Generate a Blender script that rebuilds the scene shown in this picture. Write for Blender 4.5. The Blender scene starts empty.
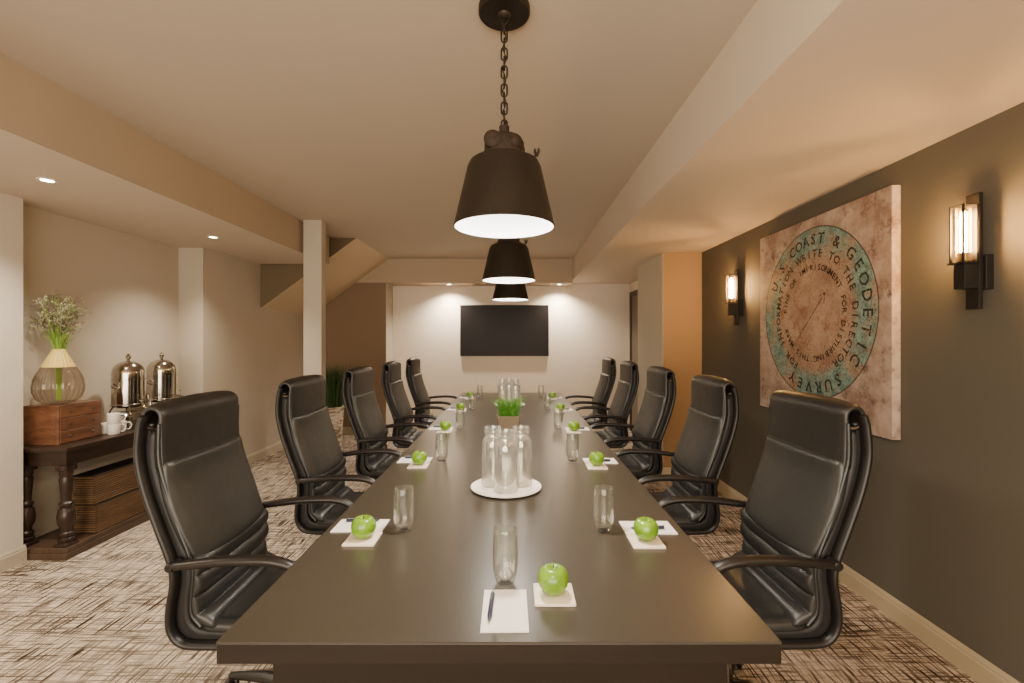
import bpy, bmesh, math, random
from mathutils import Vector, Matrix
random.seed(7)
PI = math.pi
S = bpy.context.scene
COL = S.collection

# ------------------------------------------------------------------ colour / material helpers
def lin(c):
    return tuple(((v/255)/12.92 if v/255 <= .04045 else ((v/255+.055)/1.055)**2.4) for v in c) + (1.0,)

def new_mat(name):
    m = bpy.data.materials.new(name); m.use_nodes = True
    nt = m.node_tree
    return m, nt, nt.nodes['Principled BSDF']

def N(nt, typ, **kw):
    n = nt.nodes.new(typ)
    for k, v in kw.items(): setattr(n, k, v)
    return n

def plain(name, rgb, rough=.5, metal=0, spec=.5, var=.06, scale=8, bump=0, bscale=60, coat=0, trans=0):
    m, nt, p = new_mat(name)
    tc = N(nt, 'ShaderNodeTexCoord')
    no = N(nt, 'ShaderNodeTexNoise'); no.inputs['Scale'].default_value = scale; no.inputs['Detail'].default_value = 4
    nt.links.new(tc.outputs['Object'], no.inputs['Vector'])
    mx = N(nt, 'ShaderNodeMix', data_type='RGBA')
    c = lin(rgb)
    mx.inputs[6].default_value = tuple(v*(1-var) for v in c[:3])+(1,)
    mx.inputs[7].default_value = tuple(min(1, v*(1+var)) for v in c[:3])+(1,)
    nt.links.new(no.outputs['Fac'], mx.inputs[0]); nt.links.new(mx.outputs[2], p.inputs['Base Color'])
    p.inputs['Roughness'].default_value = rough; p.inputs['Metallic'].default_value = metal
    p.inputs['Specular IOR Level'].default_value = spec
    p.inputs['Coat Weight'].default_value = coat; p.inputs['Coat Roughness'].default_value = .15
    if bump:
        b = N(nt, 'ShaderNodeTexNoise'); b.inputs['Scale'].default_value = bscale; b.inputs['Detail'].default_value = 5
        nt.links.new(tc.outputs['Object'], b.inputs['Vector'])
        bp = N(nt, 'ShaderNodeBump'); bp.inputs['Strength'].default_value = bump; bp.inputs['Distance'].default_value = .01
        nt.links.new(b.outputs['Fac'], bp.inputs['Height']); nt.links.new(bp.outputs['Normal'], p.inputs['Normal'])
    return m

def emis(name, rgb, strength, base=(255, 255, 255)):
    m, nt, p = new_mat(name)
    p.inputs['Base Color'].default_value = lin(base)
    p.inputs['Emission Color'].default_value = lin(rgb)
    p.inputs['Emission Strength'].default_value = strength
    return m

def wood(name, dark, light, scale=6, stretch=(1, 12, 12), rough=.35, spec=.5, coat=0):
    m, nt, p = new_mat(name)
    tc = N(nt, 'ShaderNodeTexCoord'); mp = N(nt, 'ShaderNodeMapping')
    mp.inputs['Scale'].default_value = stretch
    nt.links.new(tc.outputs['Object'], mp.inputs['Vector'])
    no = N(nt, 'ShaderNodeTexNoise'); no.inputs['Scale'].default_value = scale; no.inputs['Detail'].default_value = 7
    no.inputs['Roughness'].default_value = .62; no.inputs['Distortion'].default_value = .4
    nt.links.new(mp.outputs['Vector'], no.inputs['Vector'])
    cr = N(nt, 'ShaderNodeValToRGB')
    cr.color_ramp.elements[0].position = .32; cr.color_ramp.elements[0].color = lin(dark)
    cr.color_ramp.elements[1].position = .68; cr.color_ramp.elements[1].color = lin(light)
    nt.links.new(no.outputs['Fac'], cr.inputs['Fac']); nt.links.new(cr.outputs['Color'], p.inputs['Base Color'])
    bp = N(nt, 'ShaderNodeBump'); bp.inputs['Strength'].default_value = .06; bp.inputs['Distance'].default_value = .005
    nt.links.new(no.outputs['Fac'], bp.inputs['Height']); nt.links.new(bp.outputs['Normal'], p.inputs['Normal'])
    p.inputs['Roughness'].default_value = rough; p.inputs['Specular IOR Level'].default_value = spec
    p.inputs['Coat Weight'].default_value = coat
    return m

def glass(name, tint=(250, 250, 248), power=3.0, hi=.9, lo=.05, refr=0.0, ior=1.33, haze=0.0, edge=(235, 235, 230)):
    """thin-walled clear glass: straight-through light, sharp reflections growing towards the rims; refr adds real refraction"""
    m, nt, p = new_mat(name)
    out = nt.nodes['Material Output']
    def M(o, x, y):
        n = N(nt, 'ShaderNodeMath', operation=o)
        for i, v in enumerate((x, y)):
            if isinstance(v, (int, float)): n.inputs[i].default_value = v
            else: nt.links.new(v, n.inputs[i])
        return n.outputs[0]
    tr = N(nt, 'ShaderNodeBsdfTransparent'); tr.inputs['Color'].default_value = lin(tint)
    gl = N(nt, 'ShaderNodeBsdfGlossy'); gl.inputs['Roughness'].default_value = .03; gl.inputs['Color'].default_value = lin(edge)
    lw = N(nt, 'ShaderNodeLayerWeight'); lw.inputs['Blend'].default_value = .5
    f = M('ADD', M('MULTIPLY', M('POWER', lw.outputs['Facing'], power), hi-lo), lo)
    base = tr
    if refr:
        p.inputs['Base Color'].default_value = lin(tint); p.inputs['Transmission Weight'].default_value = 1
        p.inputs['Roughness'].default_value = .0; p.inputs['IOR'].default_value = ior
        mx = N(nt, 'ShaderNodeMixShader'); mx.inputs[0].default_value = refr
        nt.links.new(tr.outputs[0], mx.inputs[1]); nt.links.new(p.outputs[0], mx.inputs[2]); base = mx
    mix = N(nt, 'ShaderNodeMixShader'); nt.links.new(f, mix.inputs[0])
    nt.links.new(base.outputs[0], mix.inputs[1]); nt.links.new(gl.outputs[0], mix.inputs[2])
    last = mix
    if haze:
        df = N(nt, 'ShaderNodeBsdfDiffuse'); df.inputs['Color'].default_value = lin(edge)
        tl = N(nt, 'ShaderNodeBsdfTranslucent'); tl.inputs['Color'].default_value = lin(edge)
        ad = N(nt, 'ShaderNodeMixShader'); ad.inputs[0].default_value = .5
        nt.links.new(df.outputs[0], ad.inputs[1]); nt.links.new(tl.outputs[0], ad.inputs[2])
        m2 = N(nt, 'ShaderNodeMixShader'); nt.links.new(M('MULTIPLY', lw.outputs['Facing'], haze), m2.inputs[0])
        nt.links.new(mix.outputs[0], m2.inputs[1]); nt.links.new(ad.outputs[0], m2.inputs[2]); last = m2
    nt.links.new(last.outputs[0], out.inputs['Surface'])
    return m

# ------------------------------------------------------------------ mesh helpers
class MB:
    def __init__(s): s.bm = bmesh.new()
    def _xf(s, vs, M):
        if M is not None:
            for v in vs: v.co = M @ v.co
    def box(s, x0, x1, y0, y1, z0, z1, bev=0, M=None, seg=2):
        t = bmesh.new()
        bmesh.ops.create_cube(t, size=1)
        for v in t.verts:
            v.co = Vector(((x0+x1)/2+v.co.x*(x1-x0), (y0+y1)/2+v.co.y*(y1-y0), (z0+z1)/2+v.co.z*(z1-z0)))
        if bev: bmesh.ops.bevel(t, geom=list(t.edges), offset=bev, segments=seg, affect='EDGES', profile=.5)
        s._xf(t.verts, M); s._merge(t); return s
    def _merge(s, t):
        mp = {v: s.bm.verts.new(v.co) for v in t.verts}
        for f in t.faces:
            try: s.bm.faces.new([mp[v] for v in f.verts])
            except ValueError: pass
        t.free()
    def grid(s, rings, closed_ring=True, cap=True, closed_path=False):
        R = [[s.bm.verts.new(p) for p in r] for r in rings]
        n = len(R[0]); m = len(R)
        for i in range(m if closed_path else m-1):
            a, b = R[i], R[(i+1) % m]
            for k in range(n if closed_ring else n-1):
                try: s.bm.faces.new((a[k], a[(k+1) % n], b[(k+1) % n], b[k]))
                except ValueError: pass
        if cap and not closed_path and closed_ring:
            for r in (R[0], R[-1]):
                try: s.bm.faces.new(r)
                except ValueError: pass
        return s
    def lathe(s, prof, c=(0, 0, 0), seg=32, rib=0, ribn=0, M=None):
        rings = []
        for r, z in prof:
            ring = []
            for k in range(seg):
                a = 2*PI*k/seg
                rr = max(r, .0003)*(1+rib*math.cos(ribn*a))
                v = Vector((c[0]+rr*math.cos(a), c[1]+rr*math.sin(a), c[2]+z))
                ring.append(M @ v if M is not None else v)
            rings.append(ring)
        return s.grid(rings, closed_path=prof[0][0] > .01 and prof[-1][0] > .01)
    def tube(s, path, r, seg=10, closed=False, sx=1, sy=1, up=Vector((0, 0, 1))):
        pts = [Vector(p) for p in path]; rings = []; n = len(pts)
        for i, p in enumerate(pts):
            a = pts[(i-1) % n] if (closed or i > 0) else p
            b = pts[(i+1) % n] if (closed or i < n-1) else p
            t = (b-a).normalized()
            u = up if abs(t.dot(up)) < .98 else Vector((1, 0, 0)) if abs(t.x) < .9 else Vector((0, 1, 0))
            e1 = t.cross(u).normalized(); e2 = e1.cross(t)
            rr = r[i] if isinstance(r, (list, tuple)) else r
            rings.append([p+e1*math.cos(2*PI*k/seg)*rr*sx+e2*math.sin(2*PI*k/seg)*rr*sy for k in range(seg)])
        return s.grid(rings, closed_path=closed)
    def ball(s, c, r, sc=(1, 1, 1), u=16, v=10, M=None):
        prof = [(r*math.sin(PI*i/v), -r*math.cos(PI*i/v)) for i in range(v+1)]
        rings = [[Vector((c[0]+max(a, .0002)*math.cos(2*PI*k/u)*sc[0], c[1]+max(a, .0002)*math.sin(2*PI*k/u)*sc[1], c[2]+z*sc[2])) for k in range(u)] for a, z in prof]
        if M is not None: rings = [[M @ p for p in r_] for r_ in rings]
        return s.grid(rings)
    def quad(s, *ps):
        s.bm.faces.new([s.bm.verts.new(p) for p in ps]); return s
    def build(s, name, mat, parent=None, smooth=True, loc=None, angle=40, fixn=True):
        if fixn: bmesh.ops.recalc_face_normals(s.bm, faces=list(s.bm.faces))
        me = bpy.data.meshes.new(name); s.bm.to_mesh(me); s.bm.free()
        me.materials.append(mat)
        if smooth:
            for p in me.polygons: p.use_smooth = True
            me.set_sharp_from_angle(angle=math.radians(angle))
        o = bpy.data.objects.new(name, me); COL.objects.link(o)
        if parent: o.parent = parent
        if loc: o.location = loc
        return o

def tag(o, label, cat, group=None, kind=None):
    if label: o['label'] = label
    if cat: o['category'] = cat
    if group: o['group'] = group
    if kind: o['kind'] = kind
    return o
def thing(name, label, cat, loc=(0, 0, 0), rz=0, group=None):
    o = bpy.data.objects.new(name, None); COL.objects.link(o); o.empty_display_size = .1
    o.location = loc; o.rotation_euler = (0, 0, rz)
    return tag(o, label, cat, group)
def struct(name, mb, mat, smooth=False):
    o = mb.build(name, mat, smooth=smooth); o['kind'] = 'structure'; return o
def kids(o): return [c for c in bpy.data.objects if c.parent == o]
def dup(root, loc, rz=None, label=None, group=None):
    r = root.copy(); COL.objects.link(r); r.location = loc
    if rz is not None: r.rotation_euler = (0, 0, rz)
    if label: r['label'] = label
    if group: r['group'] = group
    for ch in kids(root):
        c = ch.copy(); COL.objects.link(c); c.parent = r
        for g in kids(ch):
            d = g.copy(); COL.objects.link(d); d.parent = c
    return r

def catmull(pts, per=6, closed=False):
    P = [Vector(p) for p in pts]; out = []; n = len(P)
    for i in range(n if closed else n-1):
        p1, p2 = P[i], P[(i+1) % n]
        p0 = P[i-1] if (closed or i > 0) else 2*p1-p2
        p3 = P[(i+2) % n] if (closed or i < n-2) else 2*p2-p1
        for k in range(per):
            t = k/per
            out.append(.5*((2*p1)+(p2-p0)*t+(2*p0-5*p1+4*p2-p3)*t*t+(3*p1-p0-3*p2+p3)*t**3))
    if not closed: out.append(P[-1])
    return out

# ------------------------------------------------------------------ room materials
def wallpaint(name, rgb, bump=.05):
    return plain(name, rgb, rough=.75, spec=.25, var=.02, scale=1.5, bump=bump, bscale=180)
M_wall = wallpaint('paint beige', (184, 173, 155))
M_far = wallpaint('paint cream', (226, 212, 192))
M_ceil = wallpaint('paint ceiling', (194, 181, 163))
M_low = wallpaint('paint low ceiling', (208, 194, 176))
M_beam = wallpaint('paint beam', (178, 160, 138))
M_dark = wallpaint('paint taupe', (97, 92, 82))
M_brown = wallpaint('paint brown', (140, 120, 98))
M_base = plain('paint trim', (182, 170, 150), rough=.45, var=.02)
M_based = plain('paint trim taupe', (182, 166, 136), rough=.45, var=.02)

def carpet():
    m, nt, p = new_mat('hatched carpet')
    tc = N(nt, 'ShaderNodeTexCoord')
    def streak(sx, sy, lo, hi, off, det=2):
        mp = N(nt, 'ShaderNodeMapping'); mp.inputs['Scale'].default_value = (sx, sy, 1); mp.inputs['Location'].default_value = (off, off*1.7, off)
        nt.links.new(tc.outputs['Object'], mp.inputs['Vector'])
        n = N(nt, 'ShaderNodeTexNoise'); n.inputs['Scale'].default_value = 1; n.inputs['Detail'].default_value = det
        n.inputs['Roughness'].default_value = .55
        nt.links.new(mp.outputs['Vector'], n.inputs['Vector'])
        r = N(nt, 'ShaderNodeMapRange'); r.inputs['From Min'].default_value = lo; r.inputs['From Max'].default_value = hi
        nt.links.new(n.outputs['Fac'], r.inputs['Value']); return r.outputs['Result']
    a = streak(115, 5.0, .49, .58, 3.1)
    b = streak(5.5, 110, .50, .59, 9.7)
    c = streak(150, 9, .55, .66, 5.2)
    d = streak(9, 150, .55, .66, 1.2)
    def op(o, x, y):
        n = N(nt, 'ShaderNodeMath', operation=o)
        for i, v in enumerate((x, y)):
            if isinstance(v, (int, float)): n.inputs[i].default_value = v
            else: nt.links.new(v, n.inputs[i])
        return n.outputs[0]
    e = op('MAXIMUM', op('MAXIMUM', a, op('MULTIPLY', b, .85)), op('MULTIPLY', op('MAXIMUM', c, d), .55))
    patch = streak(1.6, 1.6, .35, .65, 4.4, 3)
    fac = op('MULTIPLY', e, op('ADD', op('MULTIPLY', patch, .34), .78))
    mx = N(nt, 'ShaderNodeMix', data_type='RGBA')
    mx.inputs[6].default_value = lin((206, 190, 170)); mx.inputs[7].default_value = lin((50, 37, 30))
    nt.links.new(fac, mx.inputs[0]); nt.links.new(mx.outputs[2], p.inputs['Base Color'])
    p.inputs['Roughness'].default_value = .95; p.inputs['Specular IOR Level'].default_value = .1
    nb = N(nt, 'ShaderNodeTexNoise'); nb.inputs['Scale'].default_value = 260
    nt.links.new(tc.outputs['Object'], nb.inputs['Vector'])
    bp = N(nt, 'ShaderNodeBump'); bp.inputs['Strength'].default_value = .35; bp.inputs['Distance'].default_value = .006
    nt.links.new(nb.outputs['Fac'], bp.inputs['Height']); nt.links.new(bp.outputs['Normal'], p.inputs['Normal'])
    return m

# ------------------------------------------------------------------ room shell
XR, XL, XB, XS = 2.05, -3.47, -2.32, .93       # right wall, recess wall, beam face, soffit face
YB, YF = -3.0, 7.85
ZC, ZS = 2.80, 2.46
floor = struct('floor', MB().box(-3.7, 2.3, YB-.1, YF+.1, -.1, 0), carpet())
struct('ceiling', MB().box(XB-.02, XS, YB, YF+.1, ZC, ZC+.1), M_ceil)
struct('ceiling', MB().box(XS, XR+.15, YB, YF+.1, ZS, ZC+.1), M_low)                 # dropped ceiling on the right
struct('ceiling', MB().box(XL-.2, XB, YB, 5.83, ZS, ZC+.1), M_low)                   # dropped ceiling on the left
struct('trim_1', MB().box(XB-.006, XB+.003, YB, 5.83, ZS-.001, ZC), M_beam)              # beam face on the left
struct('ceiling', MB().box(XL-.2, XB, 5.83, YF+.1, ZC, ZC+.1), M_ceil)
struct('trim_2', MB().box(-3.5, XS, 7.40, YF+.1, 2.42, ZC), M_beam)                   # far beam
struct('wall_right', MB().box(XR, XR+.15, YB, YF+.1, 0, ZS), M_dark)
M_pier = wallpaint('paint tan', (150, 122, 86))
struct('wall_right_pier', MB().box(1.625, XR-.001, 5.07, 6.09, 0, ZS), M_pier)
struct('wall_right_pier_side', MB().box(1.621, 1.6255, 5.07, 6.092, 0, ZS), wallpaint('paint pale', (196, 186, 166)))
struct('wall_right_far', MB().box(1.96, XR-.001, 6.09, YF, 0, ZS), M_far)
struct('wall_far', MB().box(-2.05, XR, YF, YF+.12, 0, 2.46), M_far)
struct('wall_far_left', MB().box(-3.5, -2.05, 7.45, YF+.12, 0, 2.46), M_brown)
struct('wall_far_return', MB().box(-2.0525, -2.046, 7.447, YF, 0, 2.43), M_wall)
struct('wall_left', MB().box(XL-.15, XL, 3.15, 4.81, 0, ZS), M_wall)
struct('wall_left_near', MB().box(XL-.15, -3.325, YB, 3.15, 0, ZS), wallpaint('paint near', (206, 197, 182)))
struct('wall_left_far', MB().box(XL-.15, -3.217, 4.81, YF+.1, 0, ZC), M_wall)
struct('wall_back', MB().box(XL-.15, XR+.15, YB-.12, YB, 0, ZC), M_wall)
struct('wall_column', MB().box(-2.27, -2.075, 5.01, 5.13, 0, ZC, bev=.004), M_wall)

# stair soffit: sloping underside meeting the ceiling
y0, y1 = 5.90, 7.42
A = (-2.0, ZC); B = (-3.22, 1.907)
g = MB(); g.quad((A[0], y0, A[1]), (B[0], y0, B[1]), (B[0], y1, B[1]), (A[0], y1, A[1]))
struct('ceiling_stair_underside', g, wallpaint('paint stair', (204, 184, 154)))
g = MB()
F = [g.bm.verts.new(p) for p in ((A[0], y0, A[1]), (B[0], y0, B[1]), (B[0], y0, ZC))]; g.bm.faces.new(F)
struct('trim_3', g, wallpaint('paint stair shaded side', (112, 98, 76)))  # shade on the gable face is put into this darker colour

# baseboards (profiled)
def baseboard(name, x, ya, yb, sgn, mat):
    h = .115; pr = [(0, 0), (.016, 0), (.016, h*.72), (.012, h*.78), (.012, h*.86), (.006, h*.95), (.003, h), (0, h)]
    rings = [[Vector((x+sgn*px, y, pz)) for px, pz in pr] for y in (ya, yb)]
    struct(name, MB().grid(rings), mat)
def baseboard_x(name, y, xa, xb, mat):
    h = .115; pr = [(0, 0), (.016, 0), (.016, h*.72), (.012, h*.78), (.012, h*.86), (.006, h*.95), (.003, h), (0, h)]
    rings = [[Vector((x, y-px, pz)) for px, pz in pr] for x in (xa, xb)]
    struct(name, MB().grid(rings), mat)
baseboard('baseboard_right', XR, YB, 5.07, -1, M_based)
baseboard('baseboard_left_near', -3.325, YB, 3.16, 1, M_base)
baseboard('baseboard_left', XL, 3.16, 4.81, 1, M_base)
baseboard('baseboard_left_far', -3.217, 4.80, 7.45, 1, M_base)
baseboard_x('baseboard_far', YF, -2.04, 1.96, M_base)
baseboard_x('baseboard_far_left', 7.45, -3.2, -2.05, M_base)
baseboard_x('baseboard_pier', 5.07, 1.62, XR-.02, M_based)
baseboard('baseboard_pier_side', 1.621, 5.06, 6.09, -1, M_base)

# door at the far right
d = thing('door_1', None, None, (1.96, 7.35, 0)); d['kind'] = 'structure'
M_doord = plain('dark door paint', (58, 46, 38), rough=.4)
f = MB().box(-.03, .0, -.42, -.35, 0, 2.3).box(-.03, .0, .35, .42, 0, 2.3).box(-.03, .0, -.42, .42, 2.23, 2.3)
f.build('door_frame', M_doord, d, smooth=False)
p_ = MB().box(-.012, .0, -.35, .35, 0, 2.23).build('door_panel', plain('door leaf', (104, 92, 78), rough=.45), d, smooth=False)
MB().tube([(-.012, -.28, 1.0), (-.05, -.28, 1.0), (-.05, -.18, 1.0)], .009).build('door_handle', plain('steel', (170, 165, 155), .3, 1), p_)

# ------------------------------------------------------------------ boardroom table
TX0, TX1, TY0, TY1, TZ = -.741, .666, 1.157, 6.70, .75
TXC = (TX0+TX1)/2
M_top = plain('dark stained tabletop', (65, 60, 52), rough=.29, spec=.6, var=.05, scale=3)
M_edge = wood('dark wood edge with shade', (26, 20, 13), (34, 26, 18), scale=2, stretch=(1, 1, 12), rough=.4)  # darker than the top: shade on the unlit edge put into the colour
tb = thing('boardroom_table', 'long dark brown rectangular boardroom table down the middle of the room', 'table', (TXC, (TY0+TY1)/2, 0))
hw, hl = (TX1-TX0)/2, (TY1-TY0)/2
MB().box(-hw, hw, -hl, hl, .745, .75).build('tabletop', M_top, tb, smooth=False)
MB().box(-hw, hw, -hl, hl, .694, .7455, bev=.002).build('edge_band', M_edge, tb, smooth=False)
MB().box(-hw+.1, hw-.1, -hl+.08, hl-.08, .575, .694).build('apron', M_edge, tb, smooth=False)
for yy in (-hl+.9, 0, hl-.9):
    MB().box(-.3, .3, yy-.32, yy+.32, .05, .62, bev=.01).box(-.34, .34, yy-.36, yy+.36, 0, .05, bev=.006).build('pedestal', M_edge, tb, smooth=False)

# ------------------------------------------------------------------ chairs
def leather(name, rgb, rough, wr=.15):
    m, nt, p = new_mat(name)
    tc = N(nt, 'ShaderNodeTexCoord')
    p.inputs['Base Color'].default_value = lin(rgb); p.inputs['Roughness'].default_value = rough
    p.inputs['Specular IOR Level'].default_value = .6
    a = N(nt, 'ShaderNodeTexVoronoi'); a.inputs['Scale'].default_value = 380
    b = N(nt, 'ShaderNodeTexNoise'); b.inputs['Scale'].default_value = 14; b.inputs['Detail'].default_value = 3
    nt.links.new(tc.outputs['Object'], a.inputs['Vector']); nt.links.new(tc.outputs['Object'], b.inputs['Vector'])
    b1 = N(nt, 'ShaderNodeBump'); b1.inputs['Strength'].default_value = .08; b1.inputs['Distance'].default_value = .002
    b2 = N(nt, 'ShaderNodeBump'); b2.inputs['Strength'].default_value = wr; b2.inputs['Distance'].default_value = .02
    nt.links.new(a.outputs['Distance'], b1.inputs['Height']); nt.links.new(b.outputs['Fac'], b2.inputs['Height'])
    nt.links.new(b1.outputs['Normal'], b2.inputs['Normal']); nt.links.new(b2.outputs['Normal'], p.inputs['Normal'])
    mr = N(nt, 'ShaderNodeMapRange'); mr.inputs['To Min'].default_value = rough-.06; mr.inputs['To Max'].default_value = rough+.1
    nt.links.new(b.outputs['Fac'], mr.inputs['Value']); nt.links.new(mr.outputs['Result'], p.inputs['Roughness'])
    return m
M_lea = leather('black leather', (37, 37, 36), .38, .1)
M_head = leather('black leather headrest', (30, 27, 25), .42, .1)
M_lea2 = leather('black leather side', (20, 17, 16), .55, .05)
M_frame = plain('black frame', (20, 17, 16), rough=.42, var=.05)
M_arm = plain('brown black arm', (27, 22, 20), rough=.38, var=.05)
M_chrome = plain('chrome', (200, 195, 188), rough=.18, metal=1, var=.02)

def pad(path, hw, tf, tb_, mb, m=36, e=.28, puff=.25, per=7, front=None, hwf=None, capd=None, tk=None, tkb=None):
    """cushion swept along a side profile (u,z); tf/tb_ front and back thickness; front(t,s)->extra"""
    P = catmull([(a, 0, b) for a, b in path], per)
    L = [0]
    for i in range(1, len(P)): L.append(L[-1]+(P[i]-P[i-1]).length)
    T = L[-1]; rings = []
    cd = capd if capd else (tf+tb_)*.55
    # extra samples at the ends for rounded caps
    samples = []
    def at(l):
        l = min(max(l, 0), T)
        for i in range(1, len(P)):
            if L[i] >= l: 
                k = (l-L[i-1])/max(L[i]-L[i-1], 1e-9); q = P[i-1].lerp(P[i], k); break
        i0 = max(0, i-2); i1 = min(len(P)-1, i+1)
        return q, (P[i1]-P[i0]).normalized()
    ls = [cd*(1-math.cos(PI/2*k/5)) for k in range(5)]
    mid = [cd+(T-2*cd)*k/(len(P)*1.0) for k in range(len(P)+1)]
    ls = ls+mid+[T-x for x in reversed(ls)]
    for l in ls:
        q, t = at(l)
        n = Vector((-t.z, 0, t.x))          # rotated tangent
        if P[2].z-P[0].z > abs(P[2].x-P[0].x): n = -n
        de = min(l, T-l)
        c = math.sqrt(max(0.0004, 1-max(0, 1-de/cd)**2))
        w = (hwf(l/T) if hwf else hw)
        w = w-(1-c)*cd*.6
        ring = []
        for k in range(m):
            a = 2*PI*k/m; ca, sa = math.cos(a), math.sin(a)
            v = w*math.copysign(abs(ca)**e, ca)
            th = tf if sa > 0 else tb_*(tkb(l/T) if tkb else 1)
            nn = th*math.copysign(abs(sa)**.55, sa)
            sv = v/w
            if sa > 0:
                nn *= 1+puff*(1-sv*sv)
                if front: nn += front(l/T, sv)*min(1, abs(sa)**.5)
            ring.append(q+Vector((0, v, 0))+n*nn*c)
        rings.append(ring)
    mb.grid(rings); return mb

def make_chair():
    r = thing('office_chair', 'x', 'chair', group='black leather chairs around the boardroom table')
    # main back panel
    hwf = lambda t: .244+.014*math.sin(PI*min(1, t*1.1))
    bk = MB()
    pad([(-.335, 1.075), (-.322, .99), (-.295, .90), (-.262, .81), (-.232, .73), (-.222, .69)], .24, .03, .02, bk, puff=.65, hwf=hwf)
    bk.build('backrest', M_lea, r, angle=70)
    # lumbar folds
    lm = MB()
    def fold(t, s): return .021*abs(math.sin(PI*4.0*t+.3*s*s))**.65*(1-.1*s*s)-.010
    pad([(-.218, .735), (-.212, .68), (-.213, .63), (-.222, .585), (-.218, .545), (-.185, .505), (-.14, .485)], .243, .022, .02, lm, puff=.12, hwf=lambda t: .252, front=fold, per=9)
    lm.build('lumbar_cushion', M_lea, r, angle=70)
    # headrest, wrapped over the top with a scroll behind
    hd = MB(); P = [(-.330, 1.035), (-.334, 1.09), (-.336, 1.15), (-.337, 1.20)]
    for k in range(14):
        a = math.radians(5+k*22); q = 1-.012*k; P.append((-.367+.030*q*math.cos(a), 1.228+.031*q*math.sin(a)))
    pad(P, .247, .016, .038, hd, puff=.7, capd=.014, per=4, tkb=lambda t: 1 if t < .36 else max(.30, 1-(t-.36)*4.0))
    hd.build('headrest', M_head, r, angle=75)
    # seat
    st = MB()
    def sfold(t, s): return (.006*math.cos(PI*2*t*2.2) if abs(s) < .8 else 0)-.012*(1 if .80 < abs(s) < .86 else 0)
    pad([(-.20, .478), (-.12, .470), (0, .468), (.12, .470), (.20, .466), (.245, .452)], .245, .032, .03, st, puff=.2, front=sfold)
    st.build('seat', M_lea, r, angle=70)
    # dark body between cushions and frame
    rear = [(-.376, 1.235), (-.387, 1.19), (-.392, 1.09), (-.368, .973), (-.325, .846), (-.283, .73), (-.272, .66), (-.286, .56), (-.283, .49), (-.25, .445), (-.19, .432), (-.05, .430), (.12, .432), (.22, .438)]
    mid = [(-.365, 1.18), (-.370, 1.08), (-.348, .975), (-.303, .846), (-.258, .73), (-.245, .66), (-.255, .57), (-.248, .50), (-.215, .463), (-.15, .452), (0, .450), (.12, .450), (.215, .452)]
    bs = MB(); pad(mid, .246, .024, .020, bs, puff=0, e=.16); bs.build('back_shell', M_lea2, r, angle=60)
    for s in (-1, 1):
        wb = MB(); ra = catmull([(a, 0, b) for a, b in rear[1:]], 5); rm = catmull([(a, 0, b) for a, b in mid], 5)
        for vv in (.236, .247):
            n_ = 48; rows = []
            for k in range(n_+1):
                pa = ra[min(len(ra)-1, int(round(k*(len(ra)-1)/n_)))]; pm = rm[min(len(rm)-1, int(round(k*(len(rm)-1)/n_)))]
                rows.append([Vector((pa.x, s*vv, pa.z)), Vector((pm.x, s*vv, pm.z))])
            wb.grid(rows, closed_ring=False, cap=False)
        wb.build('side_panel', M_lea2, r)
        fr = MB(); pth = catmull([(a, s*.263, b) for a, b in rear], 6)
        fr.tube(pth, .0145, seg=14, sx=.95, sy=1.45, up=Vector((0, 1, 0)))
        fr.build('side_frame', M_frame, r)
        pp = MB(); front = [(-.335, 1.205), (-.335, 1.08), (-.312, .985), (-.275, .86), (-.232, .745), (-.218, .68), (-.224, .60), (-.222, .535), (-.19, .49)]
        pp.tube(catmull([(a, s*.251, b) for a, b in front], 6), .006, seg=8)
        pp.build('piping', M_lea, r)
        ar = MB(); ap = catmull([(-.262, s*.292, .724), (-.21, s*.296, .730), (-.10, s*.302, .742), (.02, s*.306, .746), (.09, s*.308, .742), (.14, s*.308, .727), (.168, s*.306, .705), (.176, s*.304, .690)], 5)
        nn = len(ap); rad = [.0155+.004*math.sin(PI*min(1, i/(nn*.9))) for i in range(nn)]; rad[0] = .008; rad[-1] = .009
        ar.tube(ap, rad, seg=14, sx=1.15, sy=.9)
        arm = ar.build('armrest', M_arm, r)
        kb = MB(); M = Matrix.Translation((-.262, s*.278, .724)) @ Matrix.Rotation(s*PI/2, 4, 'X')
        kb.lathe([(0, -.034), (.012, -.034), (.016, -.03), (.016, .018), (.010, .021), (0, .022)], seg=18, M=M)
        kb.build('arm_bolt', M_frame, arm)
    # base
    MB().box(-.12, .12, -.09, .09, .385, .425, bev=.01).build('mechanism', M_frame, r)
    MB().lathe([(0, .07), (.035, .07), (.035, .22), (.026, .225), (.024, .39), (0, .39)], seg=24).build('gas_column', M_chrome, r)
    for k in range(5):
        a = 2*PI*k/5+.31
        ca, sa = math.cos(a), math.sin(a)
        g = MB(); g.tube([(0, 0, .10), (.1*ca, .1*sa, .105), (.2*ca, .2*sa, .092), (.29*ca, .29*sa, .075)], [.032, .027, .021, .016], seg=10, sx=1, sy=.8)
        lg = g.build('base_leg', M_frame, r)
        w = MB()
        for s in (-1, 1):
            M = Matrix.Translation((.292*ca-sa*s*.014, .292*sa+ca*s*.014, .028)) @ Matrix.Rotation(a, 4, 'Z') @ Matrix.Rotation(PI/2, 4, 'X')
            w.lathe([(0, -.009), (.022, -.009), (.0275, -.005), (.0275, .005), (.022, .009), (0, .009)], seg=18, M=M)
        w.tube([(.285*ca, .285*sa, .08), (.29*ca, .29*sa, .03)], .008)
        w.build('caster', M_frame, lg)
    return r
chair0 = make_chair()
CY = [1.90, 2.86, 3.87, 4.93, 5.97]
ordn = ['nearest', 'second nearest', 'middle', 'second farthest', 'farthest']
XLc, XRc = TX0-.184, TX1+.184
first = True
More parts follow.
